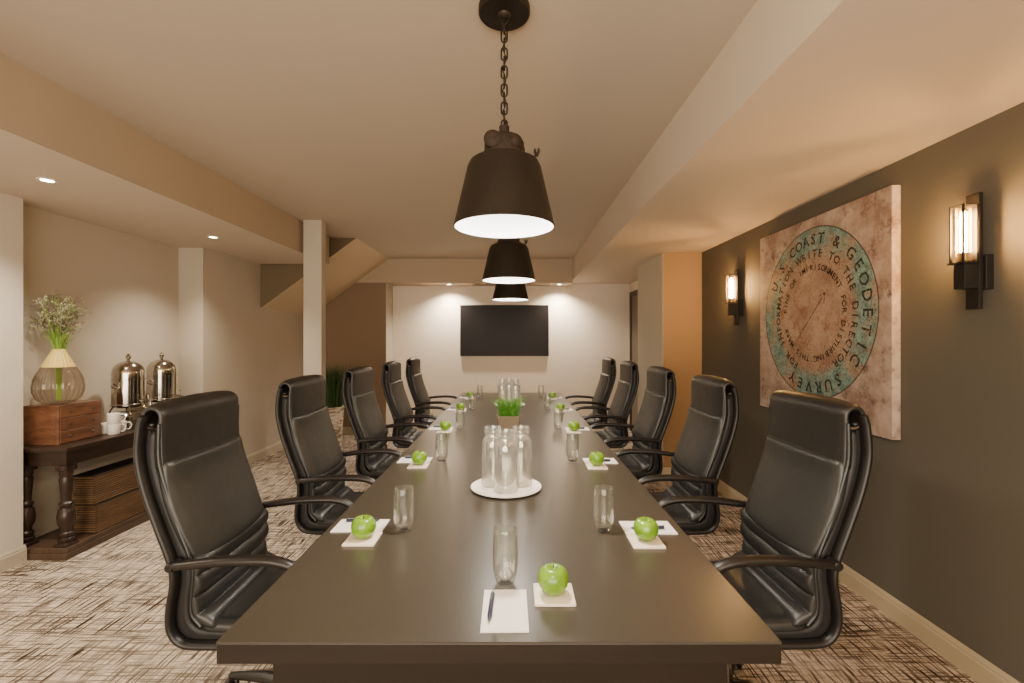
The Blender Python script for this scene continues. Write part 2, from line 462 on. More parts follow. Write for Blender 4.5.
rotL = [math.radians(v) for v in (2.2, .5, -1, .8, 0)]; rotR = [math.radians(v) for v in (0, -1, .6, -.5, 0)]
for side in 'LR':
    for i, y in enumerate(CY):
        sd = 'left' if side == 'L' else 'right'
        extra = {0: 'its whole backrest in view', 1: 'one behind the front chair', 2: 'two chairs from either end', 3: 'next to the last one', 4: 'closest to the television wall'}[i]
        lab = f'black leather high-back armchair, {ordn[i]} on the {sd} side of the long table'
        loc = (XLc if side == 'L' else XRc, y, 0); rz = rotL[i] if side == 'L' else PI+rotR[i]
        if first:
            chair0.location = loc; chair0.rotation_euler = (0, 0, rz); chair0['label'] = lab; first = False
        else: dup(chair0, loc, rz, lab)

# ------------------------------------------------------------------ table settings
M_paper = plain('white paper', (240, 234, 228), rough=.8, var=.01)
M_tile = plain('white ceramic coaster', (240, 226, 206), rough=.35, var=.02)
M_pen = plain('navy pen', (42, 46, 72), rough=.3)
M_penm = plain('pen metal', (170, 170, 175), .25, 1)
M_glass = glass('drinking glass', power=1.7, hi=1.0, lo=.06, haze=.12)
def apple_mat():
    m, nt, p = new_mat('green apple skin')
    tc = N(nt, 'ShaderNodeTexCoord')
    no = N(nt, 'ShaderNodeTexNoise'); no.inputs['Scale'].default_value = 22; no.inputs['Detail'].default_value = 3
    nt.links.new(tc.outputs['Object'], no.inputs['Vector'])
    cr = N(nt, 'ShaderNodeValToRGB')
    cr.color_ramp.elements[0].position = .35; cr.color_ramp.elements[0].color = lin((98, 140, 14))
    cr.color_ramp.elements[1].position = .7; cr.color_ramp.elements[1].color = lin((128, 168, 30))
    nt.links.new(no.outputs['Fac'], cr.inputs['Fac'])
    vo = N(nt, 'ShaderNodeTexVoronoi'); vo.inputs['Scale'].default_value = 170
    nt.links.new(tc.outputs['Object'], vo.inputs['Vector'])
    mr = N(nt, 'ShaderNodeMapRange'); mr.inputs['From Min'].default_value = .1; mr.inputs['From Max'].default_value = .2
    mr.inputs['To Min'].default_value = .35; mr.inputs['To Max'].default_value = 0
    nt.links.new(vo.outputs['Distance'], mr.inputs['Value'])
    mx = N(nt, 'ShaderNodeMix', data_type='RGBA'); nt.links.new(mr.outputs['Result'], mx.inputs[0])
    nt.links.new(cr.outputs['Color'], mx.inputs[6]); mx.inputs[7].default_value = lin((190, 205, 110))
    nt.links.new(mx.outputs[2], p.inputs['Base Color'])
    p.inputs['Roughness'].default_value = .28; p.inputs['Coat Weight'].default_value = .3
    return m
M_apple = apple_mat(); M_stem = plain('apple stem', (84, 66, 30), .7)

def make_apple(r0=.0452):
    r = thing('apple', 'x', 'apple', group='green apples on white coasters')
    b = MB(); seg = 36; rings = []
    prof = []
    for k in range(25):
        t = k/24; a = PI*t
        rr = r0*math.sin(a)**.80*(1.0-.055*math.cos(a))
        z = -r0*.90*math.cos(a)
        z += -.015*math.exp(-((rr/(.014))**2)) if t > .5 else .007*math.exp(-((rr/(.010))**2))
        prof.append((rr, z))
    for rr, z in prof:
        ring = []
        for k in range(seg):
            a = 2*PI*k/seg; f = 1+.018*math.cos(5*a)*(1 if z < 0 else .6)
            ring.append(Vector((max(rr, .0003)*f*math.cos(a), max(rr, .0003)*f*math.sin(a), z+r0*.92)))
        rings.append(ring)
    b.grid(rings); b.build('skin', M_apple, r, angle=80)
    b = MB(); b.tube([(0, 0, r0*1.46), (.001, 0, r0*1.68), (.004, .002, r0*1.86)], [.0016, .0015, .0024], seg=8)
    b.build('stem', M_stem, r)
    return r
def make_glass():
    H = .170
    b = MB()
    out = [(0, 0), (.022, 0), (.0265, .003), (.031, .014), (.036, .032), (.039, .055), (.0395, .09), (.038, .13), (.0355, H-.002), (.035, H)]
    inn = [(.0342, H), (.0338, H-.002), (.0363, .13), (.0378, .09), (.0372, .055), (.0335, .033), (.027, .022), (.016, .018), (0, .017)]
    b.lathe(out+inn, seg=36)
    o = b.build('drinking_glass', M_glass, angle=60)
    return tag(o, 'x', 'glass', 'empty drinking glasses along the table')
def make_pen():
    k_ = 1.45
    r = thing('pen', 'x', 'pen', group='dark blue pens on notepads')
    M = Matrix.Rotation(PI/2, 4, 'Y')
    b = MB(); b.lathe([(a*k_, z) for a, z in [(0, -.070), (.0012, -.069), (.0032, -.058), (.0046, -.045), (.0046, .062), (.003, .066), (0, .066)]], seg=14, M=M)
    b.build('barrel', M_pen, r)
    b = MB(); b.box(.02, .066, -.0012, .0012, .0065, .0082).box(.058, .066, -.0012, .0012, 0, .0082); b.build('clip', M_penm, r)
    return r
def make_pad():
    b = MB(); b.box(-.1, .1, -.0625, .0625, 0, .0045, bev=.0006, seg=1)
    return tag(b.build('notepad', M_paper, smooth=False), 'x', 'notepad', 'white notepads on the table')
def make_coaster():
    b = MB(); b.box(-.0585, .0585, -.0585, .0585, 0, .009, bev=.003)
    return tag(b.build('coaster', M_tile), 'x', 'coaster', 'white square coasters under the apples')
apple0, glass0, pen0, pad0, coast0 = make_apple(), make_glass(), make_pen(), make_pad(), make_coaster()
used = set()
def place(o, loc, rz, label):
    if o.name not in used:
        used.add(o.name); o.location = loc; o.rotation_euler = (0, 0, rz); o['label'] = label; return o
    return dup(o, loc, rz, label)

# head of table, near end
place(coast0, (.117, 1.365, TZ), 0, 'white square coaster under the biggest apple at the near end of the table')
place(apple0, (.115, 1.363, TZ+.0088), .4, 'green apple on the coaster nearest the camera, right of the notepad')
place(pad0, (-.025, 1.292, TZ), PI/2+.01, 'blank white upright notepad at the near end of the table')
place(pen0, (-.064, 1.294, TZ+.0112), PI/2-.03, 'dark blue pen lying lengthwise on the nearest notepad')
place(glass0, (-.027, 1.440, TZ), 0, 'empty drinking glass standing behind the nearest notepad')
ordp = ['nearest', 'second', 'third', 'fourth', 'farthest']
YC = [1.68, 2.71, 3.76, 4.85, 5.92]
gy = [1.835, 2.90, 3.95, 5.05, 6.02]
for i in range(5):
    for sd, sg in (('left', -1), ('right', 1)):
        where = f'{ordp[i]} place setting on the {sd} side'
        yc = YC[i]+(.008 if sg < 0 else -.012)
        cx = -.568 if sg < 0 else .488
        px = -.618 if sg < 0 else .533
        py = yc+.20-.01
        place(pad0, (px, py, TZ), 0, f'white notepad lying crosswise at the {where}')
        place(coast0, (cx, yc+.0585, TZ+(0 if yc+.117 < py-.0625 else .0)), 0, f'white square coaster with an apple at the {where}')
        place(apple0, (cx+.002, yc+.0600, TZ+.0088), i*1.3+sg, f'green apple on its coaster at the {where}')
        place(pen0, (px-.005, py+(.035 if sg < 0 else -.022), TZ+.0112), (0 if sg > 0 else PI)+.03, f'dark blue pen across the notepad at the {where}')
        place(glass0, ((-.435, -.45, -.457, -.453, -.44)[i] if sg < 0 else (.354, .365, .375, .364, .352)[i], gy[i], TZ), 0, f'empty drinking glass by the {where}')

# plates with water bottles
M_plate = plain('white plate', (240, 232, 220), rough=.3, var=.01)
M_bot = glass('bottle glass', lo=.15, power=1.8, haze=.32, edge=(255, 253, 248))
M_water = glass('water', (252, 252, 250), refr=.8, lo=.04, hi=.5, haze=.2, edge=(255, 253, 248))
def make_plate():
    b = MB(); R = .178
    b.lathe([(0, 0), (R*.7, 0), (R*.9, .005), (R, .012), (R, .015), (R*.9, .011), (R*.72, .008), (0, .008)], seg=64)
    return tag(b.build('serving_plate', M_plate, angle=50), 'x', 'plate', 'round white plates on the table')
plate0 = make_plate()
def make_bottle():
    r = thing('water_bottle', 'x', 'bottle', group='clear glass water bottles')
    H = .30
    out = [(0, 0), (.044, 0), (.052, .005), (.0555, .015), (.0555, .215), (.053, .232), (.046, .246), (.040, .254), (.039, .268), (.044, .273), (.044, .280), (.041, .283), (.0425, .288), (.0425, H)]
    inn = [(.0385, H), (.0365, .270), (.037, .256), (.044, .244), (.0505, .231), (.0527, .215), (.0527, .018), (.047, .011), (0, .010)]
    MB().lathe(out+inn, seg=36).build('bottle_body', M_bot, r, angle=60)
    MB().lathe([(0, .012), (.045, .0125), (.0517, .020), (.0517, .215), (.0495, .230), (.043, .242), (.036, .253), (0, .253)], seg=36).build('water', M_water, r, angle=60)
    return r
bottle0 = make_bottle()
place(plate0, (-.040, 2.355, TZ), 0, 'round white plate with three water bottles, nearer of the two')
place(plate0, (-.050, 5.37, TZ), 0, 'round white plate with three water bottles, behind the grass planter')
for (bx, by, l) in ((-.042, 2.285, 'front bottle of the three on the nearer plate'), (-.108, 2.38, 'rear left bottle of the three on the nearer plate'), (.036, 2.385, 'rear right bottle of the three on the nearer plate'),
                 (-.135, 5.36, 'left bottle of the three on the far plate'), (-.058, 5.455, 'middle bottle of the three on the far plate'), (.018, 5.33, 'right bottle of the three on the far plate')):
    place(bottle0, (bx, by, TZ+.0085), bx*9, 'clear glass water bottle, '+l)

# wheatgrass planter
def blades(mb, n, R, H, w, cx=0, cy=0, z0=0, lean=.3, rect=None, seed=1):
    rnd = random.Random(seed)
    for _ in range(n):
        if rect: x, y = rnd.uniform(-rect[0], rect[0]), rnd.uniform(-rect[1], rect[1])
        else:
            a = rnd.uniform(0, 2*PI); q = R*math.sqrt(rnd.random()); x, y = q*math.cos(a), q*math.sin(a)
        h = H*rnd.uniform(.7, 1.05); a = rnd.uniform(0, 2*PI)
        lx = lean*h*(rnd.gauss(0, .35)+x/max(R if not rect else rect[0], .01)*.5); ly = lean*h*(rnd.gauss(0, .35)+y/max(R if not rect else rect[1], .01)*.5)
        dx, dy = math.cos(a)*w, math.sin(a)*w
        pts = []
        for t, ww in ((0, 1), (.45, .9), (.8, .6), (1, .08)):
            c = Vector((cx+x+lx*t*t, cy+y+ly*t*t, z0+h*t*(1-.08*t)))
            pts.append((c-Vector((dx, dy, 0))*ww, c+Vector((dx, dy, 0))*ww))
        vs = [(mb.bm.verts.new(a_), mb.bm.verts.new(b_)) for a_, b_ in pts]
        for i in range(3): mb.bm.faces.new((vs[i][0], vs[i][1], vs[i+1][1], vs[i+1][0]))
pl = thing('grass_planter', 'low tan pot of bright green wheatgrass in the middle of the table', 'planter', (-.046, 3.99, TZ))
b = MB()
for (w0, w1, z0_, z1_, inv) in ((.088, .098, 0, .118, 0),):
    R4 = lambda w, z, bv=.012: [Vector((w*sx_-(bv if k == 0 else 0)*sx_, w*.8*sy_-(bv if k else 0)*sy_, z)) for sx_, sy_, ks in ((1, 1, (1, 0)), (-1, 1, (0, 1)), (-1, -1, (1, 0)), (1, -1, (0, 1))) for k in ks]
    b.grid([R4(.088, 0), R4(.104, .112), R4(.098, .112), R4(.095, .098)])
b.build('pot', plain('tan pot', (118, 103, 82), .8, var=.12, scale=30, bump=.2), pl, smooth=False)
def grassmat(name, a, c):
    m, nt, p = new_mat(name)
    tc = N(nt, 'ShaderNodeTexCoord'); no = N(nt, 'ShaderNodeTexNoise'); no.inputs['Scale'].default_value = 40
    nt.links.new(tc.outputs['Object'], no.inputs['Vector'])
    cr = N(nt, 'ShaderNodeValToRGB'); cr.color_ramp.elements[0].position = .3; cr.color_ramp.elements[0].color = lin(a)
    cr.color_ramp.elements[1].position = .7; cr.color_ramp.elements[1].color = lin(c)
    nt.links.new(no.outputs['Fac'], cr.inputs['Fac']); nt.links.new(cr.outputs['Color'], p.inputs['Base Color'])
    p.inputs['Roughness'].default_value = .5
    return m
b = MB(); blades(b, 520, .1, .185, .0015, z0=.098, lean=.5, rect=(.078, .062), seed=3)
tag(b.build('grass', grassmat('wheatgrass', (40, 92, 16), (104, 160, 48)), pl, fixn=False), None, None, kind='stuff')

# ------------------------------------------------------------------ pendants
M_iron = plain('dark bronze', (44, 37, 29), rough=.5, metal=.5, var=.3, scale=14, bump=.1, bscale=40)
M_rust = plain('rusted cap', (46, 34, 24), rough=.75, metal=.3, var=.4, scale=30, bump=.4, bscale=60)
M_lining_glow = emis('white enamel with glow', (236, 240, 245), .35, (235, 235, 235))  # white enamel given a faint glow to stand for the bulb's light on it
M_bulb = emis('pendant bulb', (255, 246, 232), 12)
def make_pendant():
    r = thing('pendant_lamp', 'x', 'lamp', group='dark bell pendant lamps over the table')
    z0 = 1.938
    b = MB()
    prof = [(.195, 0), (.1965, .004), (.194, .01), (.143, .232), (.133, .252), (.108, .266), (.086, .274)]
    b.lathe(prof+[(.084, .272), (.106, .263), (.131, .249), (.140, .230), (.191, .01), (.192, .001)], (0, 0, z0), 64)
    sh = b.build('shade', M_iron, r, angle=30)
    MB().grid([[Vector((rr*math.cos(2*PI*k/64), rr*math.sin(2*PI*k/64), z0+z)) for k in range(64)] for rr, z in ((.1915, .0025), (.1395, .228), (.130, .247), (.06, .261))], cap=False).build('shade_lining', M_lining_glow, sh)
    c = MB()
    c.lathe([(.0, .256), (.088, .270), (.088, .282), (.078, .286), (.077, .328), (.068, .346), (.045, .358), (.02, .370), (.02, .394), (0, .396)], (0, 0, z0), 36)
    for a0 in (0.5, 2.2, 4.3, 5.4):
        c.ball((.060*math.cos(a0), .060*math.sin(a0), z0+.315), .029, (1, 1, 1.1))
    Mx = Matrix.Translation((-.042, -.070, z0+.316)) @ Matrix.Rotation(PI/2, 4, 'X')
    c.lathe([(0, -.012), (.030, -.012), (.033, -.006), (.033, .006), (.026, .012), (.010, .014), (0, .014)], seg=28, M=Mx)
    c.build('cap', M_rust, r)
    w = MB(); w.tube([(.112, -.03, z0+.248), (.122, -.032, z0+.272)], .005)
    w.ball((.132, -.034, z0+.286), .008, (.6, .5, 1.5)).ball((.118, -.030, z0+.286), .008, (.6, .5, 1.5)).ball((.125, -.032, z0+.274), .009)
    w.build('wing_nut', M_rust, r)
    # chain
    zt, zb = 2.755, z0+.395
    n = 12; pitch = (zt-zb)/n
    ch = MB()
    for k in range(n+1):
        zc = zb+pitch*k; L = pitch*.5+.007; wv = .0115; pts = []
        for j in range(20):
            a = 2*PI*j/20; x = wv*math.cos(a); z = math.copysign(L-wv, math.sin(a))+wv*math.sin(a) if abs(math.sin(a)) > 1e-6 else 0
            pts.append((x, 0, zc+z) if k % 2 == 0 else (0, x, zc+z))
        ch.tube(pts, .0035, seg=8, closed=True, up=Vector((0, 1, 0)) if k % 2 == 0 else Vector((1, 0, 0)))
    ch.build('chain', M_iron, r)
    cd = MB(); cd.tube([(.006*math.sin(k*1.1), .006*math.cos(k*1.1), zb-.01+(zt-zb+.02)*k/30) for k in range(31)], .0028, seg=6); cd.build('cord', M_frame, r)
    MB().lathe([(0, 2.8), (.098, 2.8), (.100, 2.796), (.100, 2.772), (.096, 2.767), (.030, 2.765), (.026, 2.757), (.012, 2.748), (0, 2.748)], seg=48).build('ceiling_canopy', M_iron, r)
    MB().ball((0, 0, z0+.13), .035, (1, 1, 1.25), u=20).lathe([(0, .17), (.02, .17), (.022, .28), (0, .28)], (0, 0, z0), 16).build('bulb', M_bulb, r)
    return r
pend0 = make_pendant()
PY = [1.81, 3.41, 5.01]
for i, y in enumerate(PY):
    l = ['large dark metal bell pendant lamp nearest the camera, on a chain', 'middle dark bell pendant lamp, just below and behind the nearest one', 'farthest dark bell pendant lamp, just above the television'][i]
    if i == 0: pend0.location = (-.038, y, 0); pend0['label'] = l
    else: dup(pend0, (-.038, y, 0), 0, l)

# ------------------------------------------------------------------ recessed downlights
M_dl = emis('downlight lens', (255, 238, 210), 18)
M_ring = plain('downlight trim', (235, 228, 215), .4)
def make_down():
    r = thing('recessed_downlight', 'x', 'ceiling light', group='small recessed ceiling spotlights')
    MB().lathe([(.032, -.0005), (.048, -.0005), (.048, -.004), (.044, -.006), (.034, -.006), (.032, -.004)], seg=32).build('trim_ring', M_ring, r)
    MB().lathe([(0, -.003), (.032, -.003), (.032, -.0002), (0, -.0002)], seg=28).build('lens', M_dl, r)
    return r
dn0 = make_down()
DL = [((-2.79, 2.78, ZS), 'recessed spotlight in the left dropped ceiling, nearer of the two'),
      ((-2.79, 4.31, ZS), 'recessed spotlight in the left dropped ceiling, closer to the column'),
      ((-1.06, 7.6, 2.42), 'recessed spotlight above the left side of the television wall'),
      ((.74, 7.6, 2.42), 'recessed spotlight above the right side of the television wall')]
for i, (l, s) in enumerate(DL):
    if i == 0: dn0.location = l; dn0['label'] = s
    else: dup(dn0, l, 0, s)

# ------------------------------------------------------------------ television
tv = thing('television', 'black flat-screen television mounted on the far wall', 'television', (-.16, YF, 1.667))
MB().box(-.745, .745, -.05, -.015, -.43, .43, bev=.004).build('bezel', plain('tv bezel', (20, 18, 18), .4), tv, smooth=False)
MB().box(-.735, .735, -.0525, -.0498, -.418, .42).build('screen', plain('tv screen', (22, 17, 16), .45, spec=.25, var=0), tv, smooth=False)
MB().box(-.2, .2, -.016, 0, -.15, .15).build('wall_mount', M_frame, tv, smooth=False)

# ------------------------------------------------------------------ sconces
M_amber = glass('sconce glass', (255, 248, 232), lo=.04, hi=.5, haze=.25, edge=(255, 226, 180))
M_tube = emis('sconce tube bulb', (255, 200, 126), 290)
M_blk = plain('black sconce metal', (30, 25, 20), .6, .2)
def make_sconce():
    r = thing('wall_sconce', 'x', 'wall lamp', group='black iron wall sconces')
    # local: wall plane at x=0, room towards -x
    MB().box(-.05, -.032, -.03, .03, 1.637, 2.14, bev=.002).build('back_bar', M_blk, r, smooth=False)
    MB().box(-.034, 0, -.045, .045, 1.72, 1.87, bev=.003).build('wall_bracket', M_blk, r, smooth=False)
    f = MB(); xa, xb, h = -.117, -.058, .029
    for x in (xa, xb):
        for y in (-h, h): f.box(x-.0036, x+.0036, y-.0036, y+.0036, 1.84, 2.09)
    for z in (2.088,):
        f.box(xa, xb, -h-.002, -h+.002, z-.002, z+.002).box(xa, xb, h-.002, h+.002, z-.002, z+.002)
        f.box(xa-.002, xa+.002, -h, h, z-.002, z+.002).box(xb-.002, xb+.002, -h, h, z-.002, z+.002)
    f.box(-.125, -.045, -.038, .038, 1.833, 1.841)
    f.box(-.132, -.107, -.0015, .0015, 2.035, 2.038)
    f.build('cage', M_blk, r, smooth=False)
    MB().box(-.108, -.048, -.026, .026, 1.725, 1.833, bev=.002).build('socket_block', M_blk, r, smooth=False)
    g = MB()
    g.grid([[Vector((-.0875+.0255*math.cos(2*PI*k/28), .0255*math.sin(2*PI*k/28), z)) for k in range(28)] for z in (1.843, 2.08)], cap=False)
    g.build('glass_cylinder', M_amber, r)
    MB().lathe([(0, 1.885), (.010, 1.885), (.0115, 1.9), (.0115, 2.045), (.008, 2.06), (0, 2.065)], (-.0875, 0, 0), 20).build('bulb', M_tube, r)
    MB().lathe([(0, 1.842), (.016, 1.842), (.016, 1.884), (0, 1.886)], (-.0875, 0, 0), 20).build('bulb_socket', plain('socket', (120, 110, 70), .4, .5), r)
    return r
sc0 = make_sconce()
sc0.location = (XR, 2.03, 0); sc0['label'] = 'black iron wall sconce with glowing glass tube, right of the painting'
dup(sc0, (XR, 4.20, 0), 0, 'black iron wall sconce with glowing glass tube, left of the painting near the corner')

# ------------------------------------------------------------------ canvas painting of a survey marker
pc = thing('canvas_painting', 'large square canvas of a weathered round survey marker on the dark wall', 'painting', (XR, 3.12, 1.648))
def paint_mat():
    m, nt, p = new_mat('weathered marker print')
    tc = N(nt, 'ShaderNodeTexCoord'); sep = N(nt, 'ShaderNodeSeparateXYZ'); nt.links.new(tc.outputs['Object'], sep.inputs[0])
    def M(o, x, y=None):
        n = N(nt, 'ShaderNodeMath', operation=o)
        for i, v in enumerate((x, y)):
            if v is None: continue
            if isinstance(v, (int, float)): n.inputs[i].default_value = v
            else: nt.links.new(v, n.inputs[i])
        return n.outputs[0]
    def noise(s, det=6, off=0, rough=.6):
        mp = N(nt, 'ShaderNodeMapping'); mp.inputs['Location'].default_value = (off, off, off)
        nt.links.new(tc.outputs['Object'], mp.inputs['Vector'])
        n = N(nt, 'ShaderNodeTexNoise'); n.inputs['Scale'].default_value = s; n.inputs['Detail'].default_value = det; n.inputs['Roughness'].default_value = rough
        nt.links.new(mp.outputs['Vector'], n.inputs['Vector']); return n.outputs['Fac']
    def rng(v, a, b_, c=0, d_=1):
        n = N(nt, 'ShaderNodeMapRange'); n.inputs['From Min'].default_value = a; n.inputs['From Max'].default_value = b_
        n.inputs['To Min'].default_value = c; n.inputs['To Max'].default_value = d_
        nt.links.new(v, n.inputs['Value']); return n.outputs['Result']
    def mix(f, a, b_):
        n = N(nt, 'ShaderNodeMix', data_type='RGBA'); nt.links.new(f, n.inputs[0])
        for i, v in ((6, a), (7, b_)):
            if isinstance(v, tuple): n.inputs[i].default_value = lin(v)
            else: nt.links.new(v, n.inputs[i])
        return n.outputs[2]
    zc = M('SUBTRACT', sep.outputs['Z'], .035)
    rad = M('SQRT', M('ADD', M('MULTIPLY', sep.outputs['Y'], sep.outputs['Y']), M('MULTIPLY', zc, zc)))
    bg = mix(rng(noise(5, 8, 2), .38, .62), (138, 114, 100), (186, 166, 150))
    bg = mix(rng(noise(9, 8, 7, .7), .53, .66), bg, (104, 80, 74))
    bg = mix(rng(noise(40, 4, 5, .8), .5, .75, 0, .5), bg, (204, 188, 172))
    disc = mix(rng(noise(6, 8, 12), .36, .64), (152, 124, 102), (186, 158, 132))
    disc = mix(rng(noise(11, 8, 21, .8), .50, .64, 0, .85), disc, (136, 88, 68))
    disc = mix(rng(noise(60, 3, 3, .8), .52, .7, 0, .6), disc, (110, 88, 70))
    teal = mix(rng(noise(18, 6, 9), .4, .6), (84, 128, 122), (128, 170, 164))
    ringf = M('MULTIPLY', rng(rad, .37, .44), rng(noise(4.2, 6, 31, .65), .40, .54))
    disc = mix(M('MULTIPLY', ringf, .85), disc, teal)
    inside = rng(rad, .572, .568)
    col = mix(inside, bg, disc)
    speck = M('MULTIPLY', rng(noise(75, 3, 4, .9), .52, .60, 0, .7), M('MULTIPLY', inside, rng(rad, .15, .40, .25, 1)))
    col = mix(speck, col, (64, 52, 42))
    line = M('MULTIPLY', rng(M('ABSOLUTE', M('SUBTRACT', rad, .57)), .006, .002), .85)
    col = mix(line, col, (50, 40, 34))
    nt.links.new(col, p.inputs['Base Color']); p.inputs['Roughness'].default_value = .6
    p.inputs['Specular IOR Level'].default_value = .25
    return m
MB().box(-.05, -.003, -.66, .66, -.675, .675, bev=.002, seg=1).build('canvas', paint_mat(), pc, smooth=False)
MB().box(-.003, 0, -.5, .5, -.5, .5).build('hanger_frame', plain('raw wood', (150, 120, 90)), pc, smooth=False)
M_ink = plain('faded dark ink', (66, 52, 42), .7, var=.25, scale=30)
nt_ = M_ink.node_tree; tc_ = nt_.nodes.new('ShaderNodeTexCoord'); nz_ = nt_.nodes.new('ShaderNodeTexNoise'); nz_.inputs['Scale'].default_value = 42
nz_.inputs['Detail'].default_value = 5; nz_.inputs['Roughness'].default_value = .75
rg_ = nt_.nodes.new('ShaderNodeMapRange'); rg_.inputs['From Min'].default_value = .42; rg_.inputs['From Max'].default_value = .56; rg_.inputs['To Min'].default_value = .15; rg_.inputs['To Max'].default_value = .9
nt_.links.new(tc_.outputs['Object'], nz_.inputs['Vector']); nt_.links.new(nz_.outputs['Fac'], rg_.inputs['Value']); nt_.links.new(rg_.outputs['Result'], nt_.nodes['Principled BSDF'].inputs['Alpha'])
def ring_text(txt, r, size, a0, step, mb):
    for i, ch in enumerate(txt):
        if ch == ' ': continue
        cu = bpy.data.curves.new('t', 'FONT'); cu.body = ch; cu.size = size; cu.align_x = 'CENTER'; cu.align_y = 'CENTER'
        cu.extrude = .0005; cu.resolution_u = 2; cu.offset = size*.012
        ob = bpy.data.objects.new('t', cu); COL.objects.link(ob)
        dg = bpy.context.evaluated_depsgraph_get(); me = bpy.data.meshes.new_from_object(ob.evaluated_get(dg))
        a = math.radians(a0-i*step)
        # picture plane: right = -Y, up = Z
        X, Z = r*math.cos(a), r*math.sin(a)+.035
        rot = a-PI/2
        vs = []
        for v in me.vertices:
            x = v.co.x*math.cos(rot)-v.co.y*math.sin(rot)+X
            y = v.co.x*math.sin(rot)+v.co.y*math.cos(rot)+Z
            vs.append(mb.bm.verts.new((-.0506-v.co.z, -x, y)))
        for p in me.polygons:
            try: mb.bm.faces.new([vs[k] for k in p.vertices])
            except ValueError: pass
        bpy.data.objects.remove(ob); bpy.data.curves.remove(cu); bpy.data.meshes.remove(me)
def ring_part(*args):
    mb = MB()
    for a in args: ring_text(*a, mb)
    mb.build('lettering', M_ink, pc, smooth=False)
ring_part(('U.S COAST &', .49, .100, 153, 9.2), ('GEODETIC SURVEY', .49, .105, 43, 11.4))
ring_part(('FOR INFORMATION WRITE TO THE DIRECTOR', .395, .072, 244, 8.3))
ring_part(('FINE OR IMPRISONMENT FOR DISTURBING THIS MARK', .305, .056, 175, 7.6))
tx = MB()
def bar2(x0, z0, x1, z1, w):
    dx, dz = x1-x0, z1-z0; L = math.hypot(dx, dz); nx, nz = -dz/L*w, dx/L*w
    tx.quad((-.0508, -(x0+nx), z0+nz), (-.0508, -(x0-nx), z0-nz), (-.0508, -(x1-nx), z1-nz), (-.0508, -(x1+nx), z1+nz))
bar2(-.17, -.15, .13, .16, .004); bar2(.131, .161, .07, .145, .004); bar2(.131, .161, .118, .09, .004)
tx.build('arrow', M_ink, pc, smooth=False)

# ------------------------------------------------------------------ console table with turned legs
M_cons = wood('dark walnut', (33, 22, 16), (50, 35, 26), scale=4, stretch=(6, 1, 6), rough=.35)
M_plinth = wood('walnut shelf', (62, 48, 38), (82, 64, 50), scale=4, stretch=(8, 1, 1), rough=.4)
CX0, CX1, CYa, CYb = -3.45, -3.05, 3.17, 4.77
cs = thing('console_table', 'dark wooden console table with turned legs against the left wall', 'console table', ((CX0+CX1)/2, (CYa+CYb)/2, 0))
w2, l2 = (CX1-CX0)/2, (CYb-CYa)/2
MB().box(-w2, w2, -l2, l2, .735, .765, bev=.006).build('tabletop', M_cons, cs)
MB().box(-w2+.03, w2-.03, -l2+.03, l2-.03, .635, .735).box(-w2+.02, w2-.02, -l2+.02, l2-.02, .722, .735).build('apron', M_cons, cs, smooth=False)
MB().box(-w2, w2, -l2, l2, .0, .045, bev=.004).box(-w2+.006, w2-.006, -l2+.006, l2-.006, .045, .08, bev=.005).build('lower_shelf', M_plinth, cs, smooth=False)
lp = [(0, .08), (.045, .08), (.045, .10), (.038, .105), (.046, .12), (.046, .135), (.034, .142), (.042, .155), (.042, .17), (.03, .18), (.03, .20), (.046, .235), (.05, .28), (.043, .33), (.030, .345), (.040, .36), (.040, .375), (.028, .385), (.030, .44), (.036, .50), (.040, .54), (.032, .56), (.038, .575), (.038, .60), (.045, .605), (.045, .636), (0, .636)]
for x in (-w2+.06, w2-.06):
    for y in (-l2+.06, l2-.06):
        g = MB().lathe(lp, (x, y, 0), 24); g.box(x-.048, x+.048, y-.048, y+.048, .08, .098, bev=.003).box(x-.04, x+.04, y-.04, y+.04, .60, .64)
        g.build('leg', M_cons, cs)
# slatted crates on the shelf
M_slat = wood('oak slats', (82, 62, 42), (120, 93, 64), scale=3, stretch=(1, 1, 10), rough=.5)
M_slatd = wood('dark slats', (26, 18, 12), (40, 28, 20), scale=3, stretch=(1, 1, 10), rough=.5)
def make_crate():
    r = thing('slatted_crate', 'x', 'crate', group='slatted wooden crates on the console shelf')
    X, Y, H = .085, .60, .213
    MB().box(-X+.012, X-.012, -Y+.012, Y-.012, 0, H-.01).build('inner_box', M_slatd, r, smooth=False)
    s = MB(); n = 12
    for k in range(n):
        z = .006+k*(H-.012)/n
        s.box(X-.012, X, -Y, Y, z, z+.0105, bev=.0015, seg=1)
        s.box(-X, X, -Y, -Y+.012, z, z+.0105, bev=.0015, seg=1)
        s.box(-X, X, Y-.012, Y, z, z+.0105, bev=.0015, seg=1)
    s.build('slats', M_slat, r, smooth=False)
    MB().box(-X, X, -Y, Y, H-.012, H, bev=.002).build('lid', M_slatd, r, smooth=False)
    return r
cr0 = make_crate(); cr0.location = (-3.155, 4.02, .081); cr0['label'] = 'lower slatted brown wooden crate resting on the console shelf'
dup(cr0, (-3.158, 4.005, .295), 0, 'upper slatted brown wooden crate, stacked on the other one under the console')

